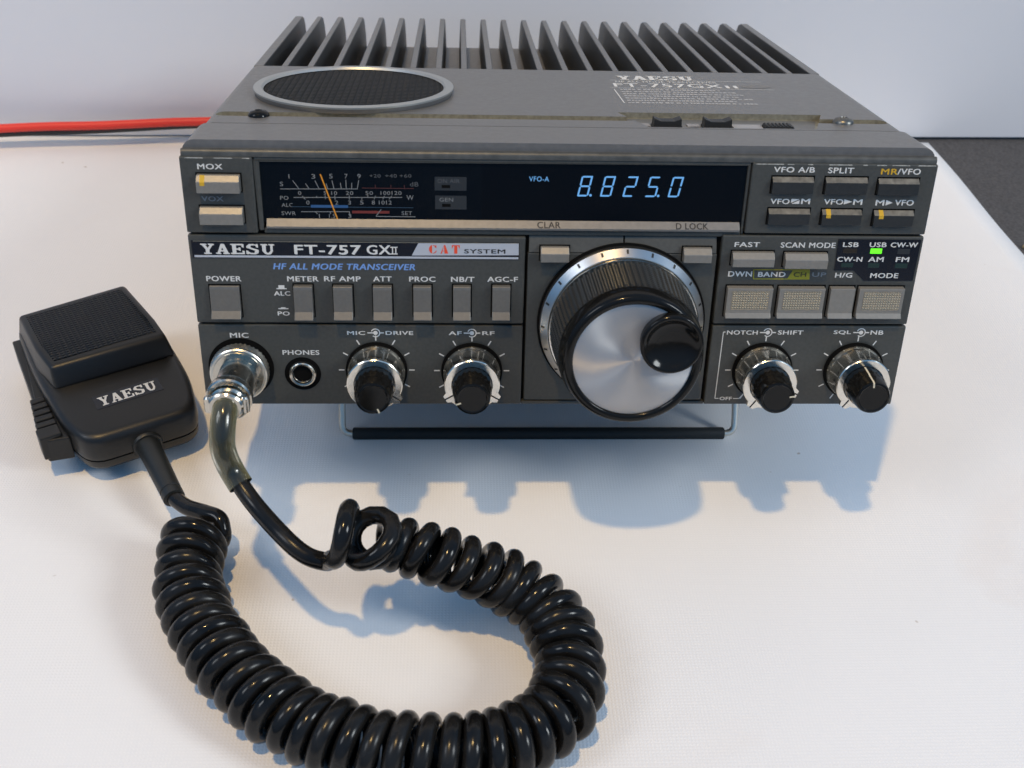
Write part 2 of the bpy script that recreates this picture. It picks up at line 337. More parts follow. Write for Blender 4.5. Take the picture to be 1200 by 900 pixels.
# measured positions of the lettering on the panel: text, x0, x1, z0, z1 in mm
TEXTS = [
  ('MOX', -113.74, -106.15, 82.33, 84.03, 'white', 'w'),
  ('VOX', -113.48, -106.77, 72.13, 73.7, 'slate', 'w'),
  ('FT-757', -85.66, -64.69, 54.77, 57.81, 'white', 'b'),
  ('GX', -62.64, -55.12, 54.98, 57.99, 'white', 'b'),
  ('HF ALL MODE TRANSCEIVER', -92.73, -47.13, 49.54, 51.6, 'blue', 'i'),
  ('POWER', -114.66, -103.58, 45.31, 47.08, 'white', 'w'),
  ('METER', -88.72, -78.73, 45.43, 47.15, 'white', 'w'),
  ('RF AMP', -76.81, -65.07, 45.51, 47.23, 'white', 'w'),
  ('ATT', -60.92, -55.05, 45.56, 47.28, 'white', 'w'),
  ('PROC', -49.23, -40.8, 45.55, 47.28, 'white', 'w'),
  ('NB/T', -35.6, -28.07, 45.57, 47.3, 'white', 'w'),
  ('AGC-F', -23.71, -13.8, 45.65, 47.38, 'white', 'w'),
  ('ALC', -93.33, -88.16, 40.4, 41.9, 'white', 'w'),
  ('PO', -92.62, -88.83, 33.34, 34.74, 'white', 'w'),
  ('MIC', -108.94, -102.94, 25.25, 26.99, 'white', 'w'),
  ('PHONES', -92.05, -79.91, 19.03, 20.71, 'white', 'w'),
  ('MIC', -70.2, -64.37, 26.42, 27.76, 'white', 'w'),
  ('DRIVE', -57.45, -48.36, 26.47, 27.81, 'white', 'w'),
  ('AF', -36.4, -32.2, 26.48, 27.79, 'white', 'w'),
  ('RF', -25.17, -21.16, 26.52, 27.83, 'white', 'w'),
  ('NOTCH', 57.7, 68.15, 26.99, 28.51, 'white', 'w'),
  ('SHIFT', 75.18, 83.79, 27.05, 28.57, 'white', 'w'),
  ('OFF', 57.91, 62.12, 1.92, 3.17, 'white', 'w'),
  ('SQL', 94.39, 100.29, 27.12, 28.64, 'white', 'w'),
  ('NB', 107.18, 111.53, 27.16, 28.69, 'white', 'w'),
  ('VFO A/B', 66.39, 79.46, 83.31, 85.04, 'white', 'w'),
  ('SPLIT', 83.85, 92.03, 83.19, 84.99, 'white', 'w'),
  ('MR', 100.96, 106.28, 82.95, 84.8, 'yellow', 'w'),
  ('/VFO', 106.34, 113.69, 83.01, 84.87, 'white', 'w'),
  ('VFO', 66.65, 72.74, 72.92, 74.62, 'white', 'w'),
  ('M', 76.62, 79.39, 73.0, 74.7, 'white', 'w'),
  ('VFO', 84.05, 90.25, 72.94, 74.67, 'white', 'w'),
  ('M', 93.6, 96.48, 72.91, 74.69, 'white', 'w'),
  ('M', 100.95, 103.69, 72.72, 74.56, 'white', 'w'),
  ('VFO', 107.26, 113.34, 72.79, 74.64, 'white', 'w'),
  ('FAST', 56.72, 64.96, 58.33, 59.94, 'white', 'w'),
  ('SCAN MODE', 71.95, 90.05, 58.19, 59.98, 'white', 'w'),
  ('DWN', 55.76, 63.59, 48.0, 49.8, 'white', 'w'),
  ('BAND', 65.75, 74.83, 48.01, 49.66, 'white', 'w'),
  ('CH', 77.62, 81.77, 48.07, 49.63, 'olive', 'w'),
  ('UP', 83.87, 88.46, 48.11, 49.58, 'slate', 'w'),
  ('H/G', 91.65, 97.31, 47.86, 49.52, 'white', 'w'),
  ('MODE', 103.42, 112.74, 47.88, 49.57, 'white', 'w'),
  ('LSB', 92.51, 97.59, 58.68, 60.24, 'white', 'w'),
  ('USB', 101.37, 106.92, 58.69, 60.28, 'white', 'w'),
  ('CW-W', 108.41, 117.33, 58.67, 60.29, 'white', 'w'),
  ('CW-N', 91.38, 99.66, 53.58, 55.19, 'white', 'w'),
  ('AM', 101.81, 106.82, 53.58, 55.25, 'white', 'w'),
  ('FM', 111.04, 115.37, 53.61, 55.25, 'white', 'w'),
]
METER_TEXT = [
  ('S', -89.12, -88.14, 76.76, 78.14),
  ('1', -86.49, -85.83, 79.25, 80.62),
  ('3', -79.16, -78.02, 79.25, 80.7),
  ('5', -73.67, -72.61, 79.39, 80.81),
  ('7', -68.89, -67.93, 79.44, 80.86),
  ('9', -64.9, -63.84, 79.48, 80.91),
  ('+20', -61.1, -57.64, 79.81, 80.91),
  ('+40', -56.22, -52.57, 79.86, 80.96),
  ('+60', -51.69, -48.04, 79.91, 81.01),
  ('dB', -48.51, -45.86, 77.08, 78.48),
  ('PO', -89.36, -86.77, 72.34, 73.57),
  ('W', -49.67, -47.44, 72.61, 74.2),
  ('0', -83.66, -82.67, 73.97, 75.17),
  ('5', -75.65, -74.93, 74.05, 75.24),
  ('10', -73.25, -71.46, 74.08, 75.27),
  ('20', -68.71, -66.38, 74.13, 75.32),
  ('50', -62.55, -60.22, 74.19, 75.38),
  ('100', -57.8, -54.77, 74.24, 75.43),
  ('120', -54.32, -51.25, 74.27, 75.47),
  ('0', -81.26, -80.27, 70.85, 72.14),
  ('2', -72.22, -71.26, 70.94, 72.22),
  ('3', -68.12, -67.23, 70.98, 72.26),
  ('5', -64.36, -63.28, 71.01, 72.3),
  ('8', -60.7, -59.7, 71.05, 72.33),
  ('10', -58.44, -56.63, 71.07, 72.36),
  ('12', -56.17, -54.4, 71.09, 72.38),
  ('ALC', -89.07, -85.51, 70.01, 71.24),
  ('SWR', -89.26, -84.77, 67.32, 68.55),
  ('1', -77.67, -77.13, 66.47, 67.77),
  ('1.5', -74.33, -72.44, 66.51, 67.81),
  ('3', -68.31, -67.31, 66.56, 67.86),
  ('SET', -51.32, -47.98, 67.65, 68.9),
]
METER_WHITE = [[-89.15, 75.85, -64.91, 76.09], [-85.07, 78.58, -83.37, 76.07], [-81.15, 77.66, -80.18, 76.11], [-78.17, 78.65, -77.07, 76.14], [-74.77, 77.73, -74.32, 76.16], [-72.86, 78.71, -72.37, 76.18], [-70.32, 77.97, -70.05, 76.21], [-68.52, 78.98, -68.53, 76.22], [-66.7, 78.01, -66.85, 76.24], [-64.5, 78.93, -65.07, 76.09], [-85.16, 73.12, -51.04, 73.46], [-82.46, 73.62, -81.46, 72.52], [-77.92, 73.67, -77.86, 73.28], [-75.24, 73.86, -75.17, 72.75], [-72.22, 73.89, -72.18, 72.5], [-67.67, 73.93, -67.73, 72.54], [-63.75, 73.42, -63.78, 72.58], [-61.85, 74.07, -61.87, 73.43], [-59.44, 73.87, -59.88, 72.76], [-56.57, 73.9, -57.19, 72.78], [-54.34, 73.93, -55.18, 72.8], [-83.13, 68.48, -67.71, 68.62], [-78.48, 68.44, -77.98, 67.79], [-73.91, 68.48, -73.81, 67.83], [-67.82, 68.62, -67.87, 67.35], [-57.78, 69.47, -59.47, 67.2], [-59.47, 67.14, -46.92, 67.11]]

# ------------------------------------------------------------------ the setting
TILT = math.atan(0.2)      # the set leans back on its wire stand
b = MB(); b.box(-1300, 1300, -700, 900, -40, -0.9, TABLE)
tb = obj('table', b); tb['kind'] = 'structure'

def sheet(name, outline, z0, z1, mat):
    b = MB(); b.prism(outline, 2, z0, z1, mat); return b
# the white cloth: a fine grid with a faint unevenness, straight right edge
b = MB(); nx, ny = 90, 80
x0, y0, y1 = -760, -420, 323
def cz(x, y): return 0.10 * math.sin(x * 0.013 + y * 0.021) + 0.08 * math.sin(y * 0.031 - x * 0.017)
V = []
for j in range(ny + 1):
    y = y0 + (y1 - y0) * j / ny
    xr = 264.5 - 0.0495 * (y - 60) * 0.9 + 0.6 * math.sin(y * 0.05)
    for i in range(nx + 1):
        x = x0 + (xr - x0) * i / nx
        V.append((x, y, min(0.0, cz(x, y) - 0.18)))
F = [(j * (nx + 1) + i, j * (nx + 1) + i + 1, (j + 1) * (nx + 1) + i + 1, (j + 1) * (nx + 1) + i) for j in range(ny) for i in range(nx)]
b.add(V, F, CLOTH)
cl = obj('tablecloth', b, smooth=60)
so = cl.modifiers.new('thickness', 'SOLIDIFY'); so.thickness = 0.0006; so.offset = -1
tag(cl, 'white woven cloth spread over the dark table under the radio', 'tablecloth')

b = MB(); b.box(-700, 620, 0, 6, 0.8, 620, BOARD)
bo = obj('backdrop_board', b, bevel=0.5); bo.location = Vector((0, 322.4, 0)) * MM; bo.rotation_euler = (0, 0, math.atan(0.0217))
tag(bo, 'plain white board standing upright behind the radio', 'board')

b = MB(); b.lathe([(-0.9, 2.2), (0.3, 2.6), (1.5, 1.8), (2.4, 0.5)], (0, 0), CRUMB, axis=2, N=7, rad=lambda a, i: 1 + 0.35 * math.sin(3 * a + i))
cr = obj('crumb', b, loc=(264, 200, 0)); tag(cr, 'tiny tan crumb lying on the dark table at the edge of the cloth', 'crumb')

# ------------------------------------------------------------------ the transceiver (local frame: x right, y back from the front panel, z up from its lower edge)
radio = thing('radio_transceiver', 'grey shortwave transceiver with big tuning dial and finned top, propped up on a wire stand', 'radio', rot=(-TILT, 0, 0))
UP = (0, 0, 50)
def part(name, mb, **k): return obj(name, mb, radio, loc=UP, **k)
ZT = 91.0
def rounded(hw, zb, zt, r, n=6):
    P = [(-hw, zb), (hw, zb)]
    P += [(hw - r + r * math.cos(a), zt - r + r * math.sin(a)) for a in [math.pi / 2 * i / n for i in range(n + 1)]]
    P += [(-hw + r - r * math.sin(a), zt - r + r * math.cos(a)) for a in [math.pi / 2 * i / n for i in range(n + 1)]]
    return P
b = MB(); b.prism(rounded(118.6, 1.0, ZT, 4.0), 1, 2.4, 23.4, COVER)
part('front_frame', b, smooth=40)
b = MB(); b.prism(rounded(117.2, 2.0, ZT, 4.0), 1, 23.9, 119.0, COVER)
cover = part('top_cover', b, smooth=40)
def cut(target, pts, z0, z1, mat):
    b = MB(); b.prism(pts, 2, z0, z1, mat); c = obj('cutter', b, radio, loc=UP)
    md = target.modifiers.new('cut', 'BOOLEAN'); md.object = c; md.operation = 'DIFFERENCE'; md.solver = 'EXACT'
    md.material_mode = 'TRANSFER' if hasattr(md, 'material_mode') else None
    bpy.context.view_layer.update()
    dg = bpy.context.evaluated_depsgraph_get(); me = bpy.data.meshes.new_from_object(target.evaluated_get(dg))
    target.modifiers.clear(); target.data = me; bpy.data.objects.remove(c)
def slot(xa, xb, ya, yb, n=6):
    r = (yb - ya) / 2; c = (ya + yb) / 2
    return [(xb - r + r * math.sin(a), c - r * math.cos(a)) for a in [math.pi * i / n for i in range(n + 1)]] + [(xa + r - r * math.sin(a), c + r * math.cos(a)) for a in [math.pi * i / n for i in range(n + 1)]]
cut(cover, slot(-114.5, 27.0, 33.6, 39.6), ZT - 2.2, ZT + 1, GOLDEN)
cut(cover, slot(88, 114.4, 33.6, 39.6), ZT - 2.2, ZT + 1, GOLDEN)
cut(cover, [(22, 46), (30, 25.2), (86.5, 25.2), (94, 46)], ZT - 2.1, ZT + 1, GOLDEN)
# floor of the switch recess keeps the cover's paint
b = MB()
b.quad([(24.2, 45.0, ZT - 2.05), (31.0, 25.6, ZT - 2.05), (85.8, 25.6, ZT - 2.05), (92.2, 45.0, ZT - 2.05)], COVER)
part('switch_recess_floor', b)
# case behind
b = MB(); b.box(-116.6, 116.6, 119.06, 240, 1.2, 60, PANEL); b.box(-114, 114, 119.1, 252, 56, 72, COVER)
part('lower_case', b, bevel=1.0)

# heat sink with its fins
b = MB(); b.box(-116.2, 116.2, 119.3, 255.5, 70, 75.5, COVER)
sink = part('heat_sink', b, bevel=0.4)
NF = 23
for i in range(NF):
    x = -113.6 + 227.2 * i / (NF - 1); e = i in (0, NF - 1); t0, t1 = (1.9, 1.25) if not e else (2.2, 1.9)
    b = MB()
    prof = [(119.2, 75.3), (119.2, 90.2), (120.2, ZT - 0.1), (247, ZT + 0.1), (251.5, ZT - 1.2), (254.5, ZT - 4.5), (256, ZT - 9.5), (256, 75.3)]
    n = len(prof); V = []
    for s in (-1, 1):
        for y, z in prof:
            w = t0 + (t1 - t0) * (z - 75) / 16; V.append((x + s * w, y, z))
    b.add(V, [tuple(range(n)), tuple(reversed(range(n, 2 * n)))], FINSHADE); b.add(V, [(k, (k + 1) % n, n + (k + 1) % n, n + k) for k in range(n)], COVER)
    obj('fin', b, sink, bevel=0.45)

# speaker
sc_ = (-71.3, 73.5)
b = MB(); b.lathe([(ZT + 0.02, 33.0), (ZT + 1.3, 33.0), (ZT + 1.7, 29), (ZT + 1.8, 0.01)], sc_, SPKMESH, axis=2, N=96)
spk = part('speaker_grille', b, smooth=30)
b = MB(); b.lathe([(ZT + 0.02, 35.6), (ZT + 1.6, 36.2), (ZT + 2.2, 36.2), (ZT + 2.4, 35.9), (ZT + 2.4, 33.2), (ZT + 1.6, 32.6)], sc_, RING, axis=2, N=96, mats=[COVER, RING, RING, RING, RING], caps=False)
obj('speaker_ring', b, spk, smooth=35)

# screws and slide switches on the cover
def screw(x, y):
    b = MB(); b.lathe([(ZT - 2.5, 1.8), (ZT - 0.3, 1.8), (ZT - 0.3, 3.6), (ZT + 0.6, 3.5), (ZT + 1.5, 2.7), (ZT + 1.9, 1.2), (ZT + 1.5, 1.0), (ZT + 1.2, 0.01)], (x, y), DULLSTEEL if x > 0 else GLOSSBLACK, axis=2, N=24)
    part('screw', b, smooth=40)
screw(-99.8, 34.2); screw(98.5, 35.0)
for x, wl in ((37.4, 0), (54.6, 0), (75.8, 1)):
    b = MB(); zf = ZT - 2.0
    b.box(x - 5.0, x + 5.0, 31.2, 36.4, zf, zf + 0.8, BLACKINK)
    if wl:
        for k in range(7): b.box(x - 4.6 + k * 1.3, x - 3.9 + k * 1.3, 31.6, 36.0, zf + 0.8, zf + 1.5, BLACKINK)
        b.box(x - 4.8, x + 4.8, 31.4, 36.2, zf + 0.7, zf + 1.2, BLACKINK)
    else:
        b.prism([(x - 4.8, zf + 0.7), (x + 4.8, zf + 0.7), (x + 4.6, zf + 3.4), (x + 2.2, zf + 2.5), (x - 2.2, zf + 2.5), (x - 4.6, zf + 3.4)], 1, 31.5, 36.1, BLACKINK)
    sw = part('slide_switch', b, bevel=0.15)
    b = MB()
    if wl: b.box(x - 15.5, x - 5.4, 30.8, 37.4, zf, zf + 0.35, WHITELABEL)
    else: b.box(x - 9.8, x - 5.5, 34.2, 37.8, zf, zf + 0.25, WHITELABEL)
    obj('switch_label', b, sw)

# print on the cover
b = MB(); top = lambda e: (lambda u, v, k=0.0: (u, v, ZT + 0.06 + k))
put_strokes(b, 'YAESU', SLAB, 29.5, 59.5, 101.5, 109.0, WHITEINK, lambda u, v, k: (u, v, ZT + 0.06 + k), bold=0.35)
put_text(b, 'FT-757GX', 26.6, 68.5, 88.3, 94.8, WHITEINK, lambda u, v, k=0: (u, v, ZT + 0.06 + k), 0.16)
put_text(b, 'II', 70, 74.3, 88.3, 93.0, WHITEINK, lambda u, v, k=0: (u, v, ZT + 0.06 + k), 0.16)
put_text(b, 'HF ALL MODE TRANSCEIVER', 28, 68, 96.6, 99.6, WHITEINK, lambda u, v, k=0: (u, v, ZT + 0.06 + k), 0)
for xa, xb, y in ((24.5, 88, 86.2), (26.2, 86, 100.6)): b.quad([(xa, y, ZT + 0.06), (xb, y, ZT + 0.06), (xb, y + 0.35, ZT + 0.06), (xa, y + 0.35, ZT + 0.06)], WHITEINK)
n = 20; b.quad([(82 + 6.0 * math.cos(2 * math.pi * k / n), 92 + 3.0 * math.sin(2 * math.pi * k / n), ZT + 0.06) for k in range(n)], SILVER)
rr = random.Random(3)
for k in range(7):
    x = 28.0; y = 82.6 - k * 3.7; xe = (66, 70, 74, 71, 74, 68, 75)[k]
    while x < xe:
        w = rr.uniform(0.7, 1.6); h = rr.choice((1.6, 1.9, 1.9, 2.2))
        b.quad([(x, y, ZT + 0.06), (x + w, y, ZT + 0.06), (x + w, y + h, ZT + 0.06), (x, y + h, ZT + 0.06)], LIDPRINT); x += w + rr.choice((0.22, 0.3, 0.3, 0.9))
b.quad([(26.3, 60.5, ZT + 0.06), (26.7, 60.5, ZT + 0.06), (25.9, 84, ZT + 0.06), (25.5, 84, ZT + 0.06)], WHITEINK)
obj('cover_lettering', b, cover, fix=False)

# ridge between cover and panel
b = MB()
prof = [(0.4, 86.2), (0.4, 87.4), (0.7, 88.0), (1.1, 88.35), (1.7, 88.45), (2.3, 88.3), (2.3, 86.2)]
b.prism(prof, 0, -118.6, 118.6, RIDGE)
part('front_ridge', b, smooth=35)

# ---------------- front panel
b = MB(); b.box(-118.4, 118.4, 2.0, 3.0, 0.6, 86.2, BLACK)
fp_ = part('front_panel', b)
def section(x0, x1, z0, z1, y=0.0, mat=PANEL, bev=0.45):
    b = MB(); b.box(x0, x1, y, 2.6, z0, z1, mat); return obj('panel_section', b, fp_, bevel=bev)
section(-119.2, -96.9, 61.7, 86.2)
section(59.5, 119.2, 62.9, 86.2)
section(-119.2, -11.6, 30.6, 61.0)
section(-119.2, -11.6, 0.2, 29.9)
section(-10.7, 51.3, 1.9, 55.75)
section(-11.55, 52.4, 0.2, 1.45, 0.05)
section(52.5, 119.2, 30.9, 62.2)
section(52.5, 119.2, 0.2, 30.2)
for xa, xb in ((-10.4, 20.3), (20.8, 51.0)):   # two sloped plates above the dial
    b = MB(); b.prism([(0.0, 55.9), (1.9, 61.6), (2.6, 61.6), (2.6, 55.9)], 0, xa, xb, PANEL_LIGHT); obj('sloped_plate', b, fp_, bevel=0.2)
# bezel round the display window
b = MB()
b.box(-96.5, 59.1, 0.7, 2.6, 85.0, 86.15, PANEL); b.box(-96.5, -95.0, 0.7, 2.6, 62.4, 85.0, PANEL)
b.box(58.3, 59.1, 0.7, 2.6, 62.4, 85.0, PANEL); b.box(-95.0, 58.3, 0.9, 2.6, 61.4, 63.2, PANEL)
obj('window_bezel', b, fp_, bevel=0.3)

# paint worn off along the top edges of the panel
rw = random.Random(11)
for xa, xb in ((-117.5, -97.5), (60.5, 118.5)):
    z = 86.13 if xa in (-117.5, 60.5) else (60.93 if xa == -118 else 62.13)
    x = xa; b = MB()
    while x < xb - 1:
        L_ = rw.uniform(1.5, 11); g_ = rw.uniform(0.5, 5)
        if z > 80 or rw.random() < 0.35: b.add([(x, -0.02, z - 0.42 + rw.uniform(-.04, .05)), (min(x + L_, xb), -0.02, z - 0.42), (min(x + L_, xb) - .3, 0.0, z - 0.12), (x + .2, 0.0, z - 0.12)], [(0, 1, 2, 3)], WORNMETAL)
        x += L_ + g_
    obj('worn_edge', b, fp_, fix=False)
# lettering on the panel
INK = dict(white=WHITEINK, slate=SLATEINK, blue=BLUEINK, yellow=YELLOW, olive=OLIVED)
YF = -0.06
class Zones:                       # print collected by the panel section it stands on
    def __init__(s): s.z = {}
    def pick(s, pts):
        x = sum(p[0] for p in pts) / len(pts); z = sum(p[2] for p in pts) / len(pts)
        k = (x > 0, 2 if z > 62.3 else 1 if z > 30.4 else 0)
        return s.z.setdefault(k, MB())
    def add(s, verts, faces, mat): s.pick(verts).add(verts, faces, mat)
    def quad(s, p, mat): s.add(p, [tuple(range(len(p)))], mat)
    rect = MB.rect; poly = MB.poly; line = MB.line
b = Zones()
for s, xa, xb, za, zb, ink, st in TEXTS:
    if st == 'b': continue
    y = -0.30 if zb < 61 and xa > 90.5 and (za > 50.6 or s == 'MODE' and xa > 100) else YF
    if s == 'CH': y = -0.10
    put_text(b, s, xa, xb, za, zb, INK[ink], front(y), 0.07 if st == 'w' else 0.10, 0.22 if st == 'i' else 0)
# push in / out marks, arrows
for r in ((-92.46, -89.15, 42.65, 43.01), (-91.78, -89.85, 43.01, 44.02), (-92.33, -89.07, 35.59, 35.96), (-91.47, -89.97, 35.96, 36.26)): b.rect(*r, YF, WHITEINK)
for xa, xb, za, zb in ((90.53, 93.23, 72.99, 74.72), (104.25, 106.48, 72.75, 74.59)): b.poly([(xa, za), (xb, (za + zb) / 2), (xa, zb)], YF, WHITEINK)
b.poly([(73.29, 73.03), (73.29, 74.61), (76.01, 74.61), (73.29, 73.35)], YF, WHITEINK); b.poly([(73.5, 73.03), (76.01, 73.03), (76.01, 74.3)], YF, WHITEINK)
# concentric-knob marks and ticks
for cx, cz_ in ((-60.85, 27.16), (-28.69, 27.19), (71.66, 27.78), (103.84, 27.9)):
    for k in range(22):
        a0 = math.pi * (-0.72 + 1.6 * k / 22); a1 = math.pi * (-0.72 + 1.6 * (k + 1) / 22)
        b.poly([(cx + r * math.cos(a), cz_ + r * math.sin(a)) for a, r in ((a0, 1.25), (a1, 1.25), (a1, 1.6), (a0, 1.6))], YF, WHITEINK)
    b.poly([(cx + 0.75 * math.cos(2 * math.pi * k / 16), cz_ + 0.75 * math.sin(2 * math.pi * k / 16)) for k in range(16)], YF, WHITEINK)
    b.rect(cx - 2.7, cx - 0.7, cz_ - 0.2, cz_ + 0.2, YF - 0.006, WHITEINK); b.rect(cx + 1.62, cx + 2.8, cz_ - 0.2, cz_ + 0.2, YF, WHITEINK)
KNOBS = ((-60.84, 13.4), (-28.65, 13.2), (71.4, 13.6), (103.3, 13.7))
for cx, cz_ in KNOBS:
    for k in range(-5, 6):
        a = math.pi / 2 - math.radians(30 * k); ra, rb = 10.9, 12.8
        b.line(cx + ra * math.cos(a), cz_ + ra * math.sin(a), cx + rb * math.cos(a), cz_ + rb * math.sin(a), 0.42, YF, WHITEINK)
nb = [(57.19, 27.92), (56.43, 27.92), (56.2, 2.59), (57.5, 2.59)]
for p, q in zip(nb, nb[1:]): b.line(*p, *q, 0.3, YF - (0.006 if p[0] == 56.43 else 0), WHITEINK)
b.line(62.6, 2.55, 64.66, 2.55, 0.3, YF, WHITEINK); b.line(64.66, 2.5, 66.03, 4.41, 0.3, YF - 0.006, WHITEINK)
# band / channel box
for p, q in (((63.98, 50.43), (82.81, 50.52)), ((64.3, 47.2), (83.1, 47.24)), ((64.05, 50.5), (64.35, 47.15))): b.line(*p, *q, 0.34, YF - 0.006 * (p[0] == 64.05), OLIVE)
b.poly([(75.6, 47.2), (83.15, 47.2), (82.8, 50.5), (77.2, 50.5)], YF - 0.012, OLIVE)
for q in b.z.values(): obj('section_lettering', q, fp_, fix=False)

# nameplate
b = MB(); b.box(-118.3, -13.6, -0.25, 0.2, 53.4, 59.2, PLATEBLACK)
npl = part('nameplate', b, bevel=0.12)
b = MB()
b.poly([(-48.3, 54.65), (-13.72, 55.0), (-13.8, 58.95), (-46.1, 58.85)], -0.30, PLATEWHITE)
b.rect(-117.6, -13.8, 53.62, 54.32, -0.30, PLATEWHITE); b.rect(-117.6, -13.8, 58.95, 59.12, -0.30, GOLDEN)
put_strokes(b, 'YAESU', SLAB, -115.3, -92.2, 54.8, 58.15, WHITEINK, lambda u, v, k: (u, -0.31 - k, v), bold=0.16)
put_text(b, 'FT-757', -85.66, -64.69, 54.85, 57.95, WHITEINK, front(-0.31), 0.16)
put_text(b, 'GX', -62.64, -55.12, 54.95, 58.05, WHITEINK, front(-0.31), 0.12)
put_text(b, 'II', -54.6, -53.2, 55.3, 57.3, WHITEINK, front(-0.31), 0.0)
b.rect(-55.1, -52.8, 57.25, 57.6, -0.32, WHITEINK); b.rect(-55.1, -52.8, 55.0, 55.35, -0.32, WHITEINK)
put_strokes(b, 'CAT', STENCIL, -42.72, -32.83, 55.4, 58.3, REDINK, lambda u, v, k: (u, -0.34 - k, v), gap=0.45)
put_text(b, 'SYSTEM', -31.37, -18.12, 55.55, 56.95, BLACKINK, front(-0.34), 0.07)
obj('nameplate_lettering', b, npl, fix=False)

# ---------------- display window
b = MB(); b.box(-95.05, 58.35, 1.5, 2.5, 65.0, 85.05, GLASS)
win = part('display_window', b)
b = MB(); b.rect(-25.8, 57, 66.6, 84, 1.47, GLASS_IN); obj('display_well', b, win)
G = 1.45
b = MB()
for s, xa, xb, za, zb in METER_TEXT:
    if s == '1': b.rect((xa + xb) / 2 - .12, (xa + xb) / 2 + .12, za, zb, G, METERINK); continue
    put_text(b, s, xa, xb, za, zb, METERDIM if s[0] == '+' or s == 'dB' else METERINK, front(G), 0.0)
for xa, za, xb, zb in METER_WHITE: b.line(xa, za, xb, zb, 0.22, G - 0.01, METERINK)
b.rect(-63.6, -47.3, 76.28, 76.5, G, FAINTRED)
for x in (-59.5, -54.6, -50.4): b.rect(x, x + 0.2, 76.5, 77.5, G, FAINTRED)
b.rect(-67.0, -55.2, 68.1, 68.95, G, DULLRED); b.rect(-86, -47.6, 70.0, 70.22, G, METERBLUED); b.rect(-79.9, -68.2, 69.85, 70.75, G - 0.005, METERBLUE)
obj('meter_scale', b, win, fix=False)
b = MB(); b.line(-76.39, 80.72, -71.45, 65.3, 0.42, G - 0.03, ORANGE); obj('meter_needle', b, win, fix=False)
for (xa, xb, za, zb), t, tb in (((-40.76, -30.71, 75.83, 80.25), 'ON AIR', (-39.84, -32.87, 78.29, 79.61)), ((-40.63, -30.69, 69.67, 74.16), 'GEN', (-39.27, -34.94, 72.22, 73.45))):
    b = MB(); b.box(xa, xb, G, 1.52, za, zb, LAMPOFF); b.rect(xa + 2.2, xa + 4.9, za + 0.8, za + 1.8, G - 0.02, BLACK)
    put_text(b, t, *tb, METERINK if t == 'GEN' else METERDIM, front(G - 0.02), 0.0); obj('indicator_window', b, win, fix=False)
SEG = {'8': 'abcdefg', '2': 'abged', '5': 'afgcd', '0': 'abcdef'}
def digit(ch, x0, za, zb, dot=False):
    w, h, sl, t = 3.55, zb - za, 0.19, 0.54; b = MB()
    def P(u, v): return (x0 + u + sl * (v), G - 0.03, za + v)
    h2 = h / 2
    S = {'a': ((0.35, h - t), (w - 0.35, h)), 'g': ((0.35, h2 - t / 2), (w - 0.35, h2 + t / 2)), 'd': ((0.1, 0), (w - 0.5, t)),
         'f': ((0, h2 + .35), (t, h - .35)), 'b': ((w - t, h2 + .35), (w, h - .1)), 'e': ((0, .35), (t, h2 - .35)), 'c': ((w - t, .45), (w, h2 - .35))}
    for c in SEG[ch]:
        (ua, va), (ub, vb) = S[c]
        if c in 'agd': q = [(ua - .12, va + t / 2 - 0.05), (ua + .2, va), (ub - .2, va), (ub + .12, va + t / 2), (ub - .2, vb), (ua + .2, vb)]
        else: q = [(ua, va), (ua + t / 2, va - .15), (ub, va), (ub, vb), (ub - t / 2, vb + .15), (ua, vb)]
        b.quad([P(*p) for p in q], VFD)
    if dot: b.quad([(x0 + w + 0.75 + 0.42 * math.cos(2 * math.pi * k / 12), G - 0.03, za + 0.4 + 0.42 * math.sin(2 * math.pi * k / 12)) for k in range(12)], VFD)
    obj('display_digit', b, win, fix=False)
for ch, x, d in (('8', 4.45, 1), ('8', 11.75, 0), ('2', 18.95, 0), ('5', 26.2, 1), ('0', 33.5, 0)): digit(ch, x, 74.35, 81.05, d)
b = MB(); put_text(b, 'VFO-A', -10.99, -4.7, 79.1, 80.7, VFD, front(G - 0.03), 0.0); obj('mode_readout', b, win, fix=False)

# sloped silver strip below the window
b = MB(); b.prism([(1.45, 66.2), (0.0, 64.0), (0.0, 63.3), (2.4, 63.3), (2.4, 66.2)], 0, -94.1, 57.8, SILVER)
strip = part('silver_strip', b, bevel=0.12)
b = MB(); sp = lambda u, v, k=0: (u, (v - 64.0) * 1.45 / 2.2 - 0.05 - k, v + 0.03)
put_text(b, 'CLAR', -7.95, -0.5, 64.12, 65.85, BLACKINK, sp, 0.06); obj('strip_lettering', b, strip, fix=False); b = MB()
put_text(b, 'D LOCK', 37.03, 47.42, 64.1, 65.8, BLACKINK, sp, 0.06)
obj('strip_lettering', b, strip, fix=False)

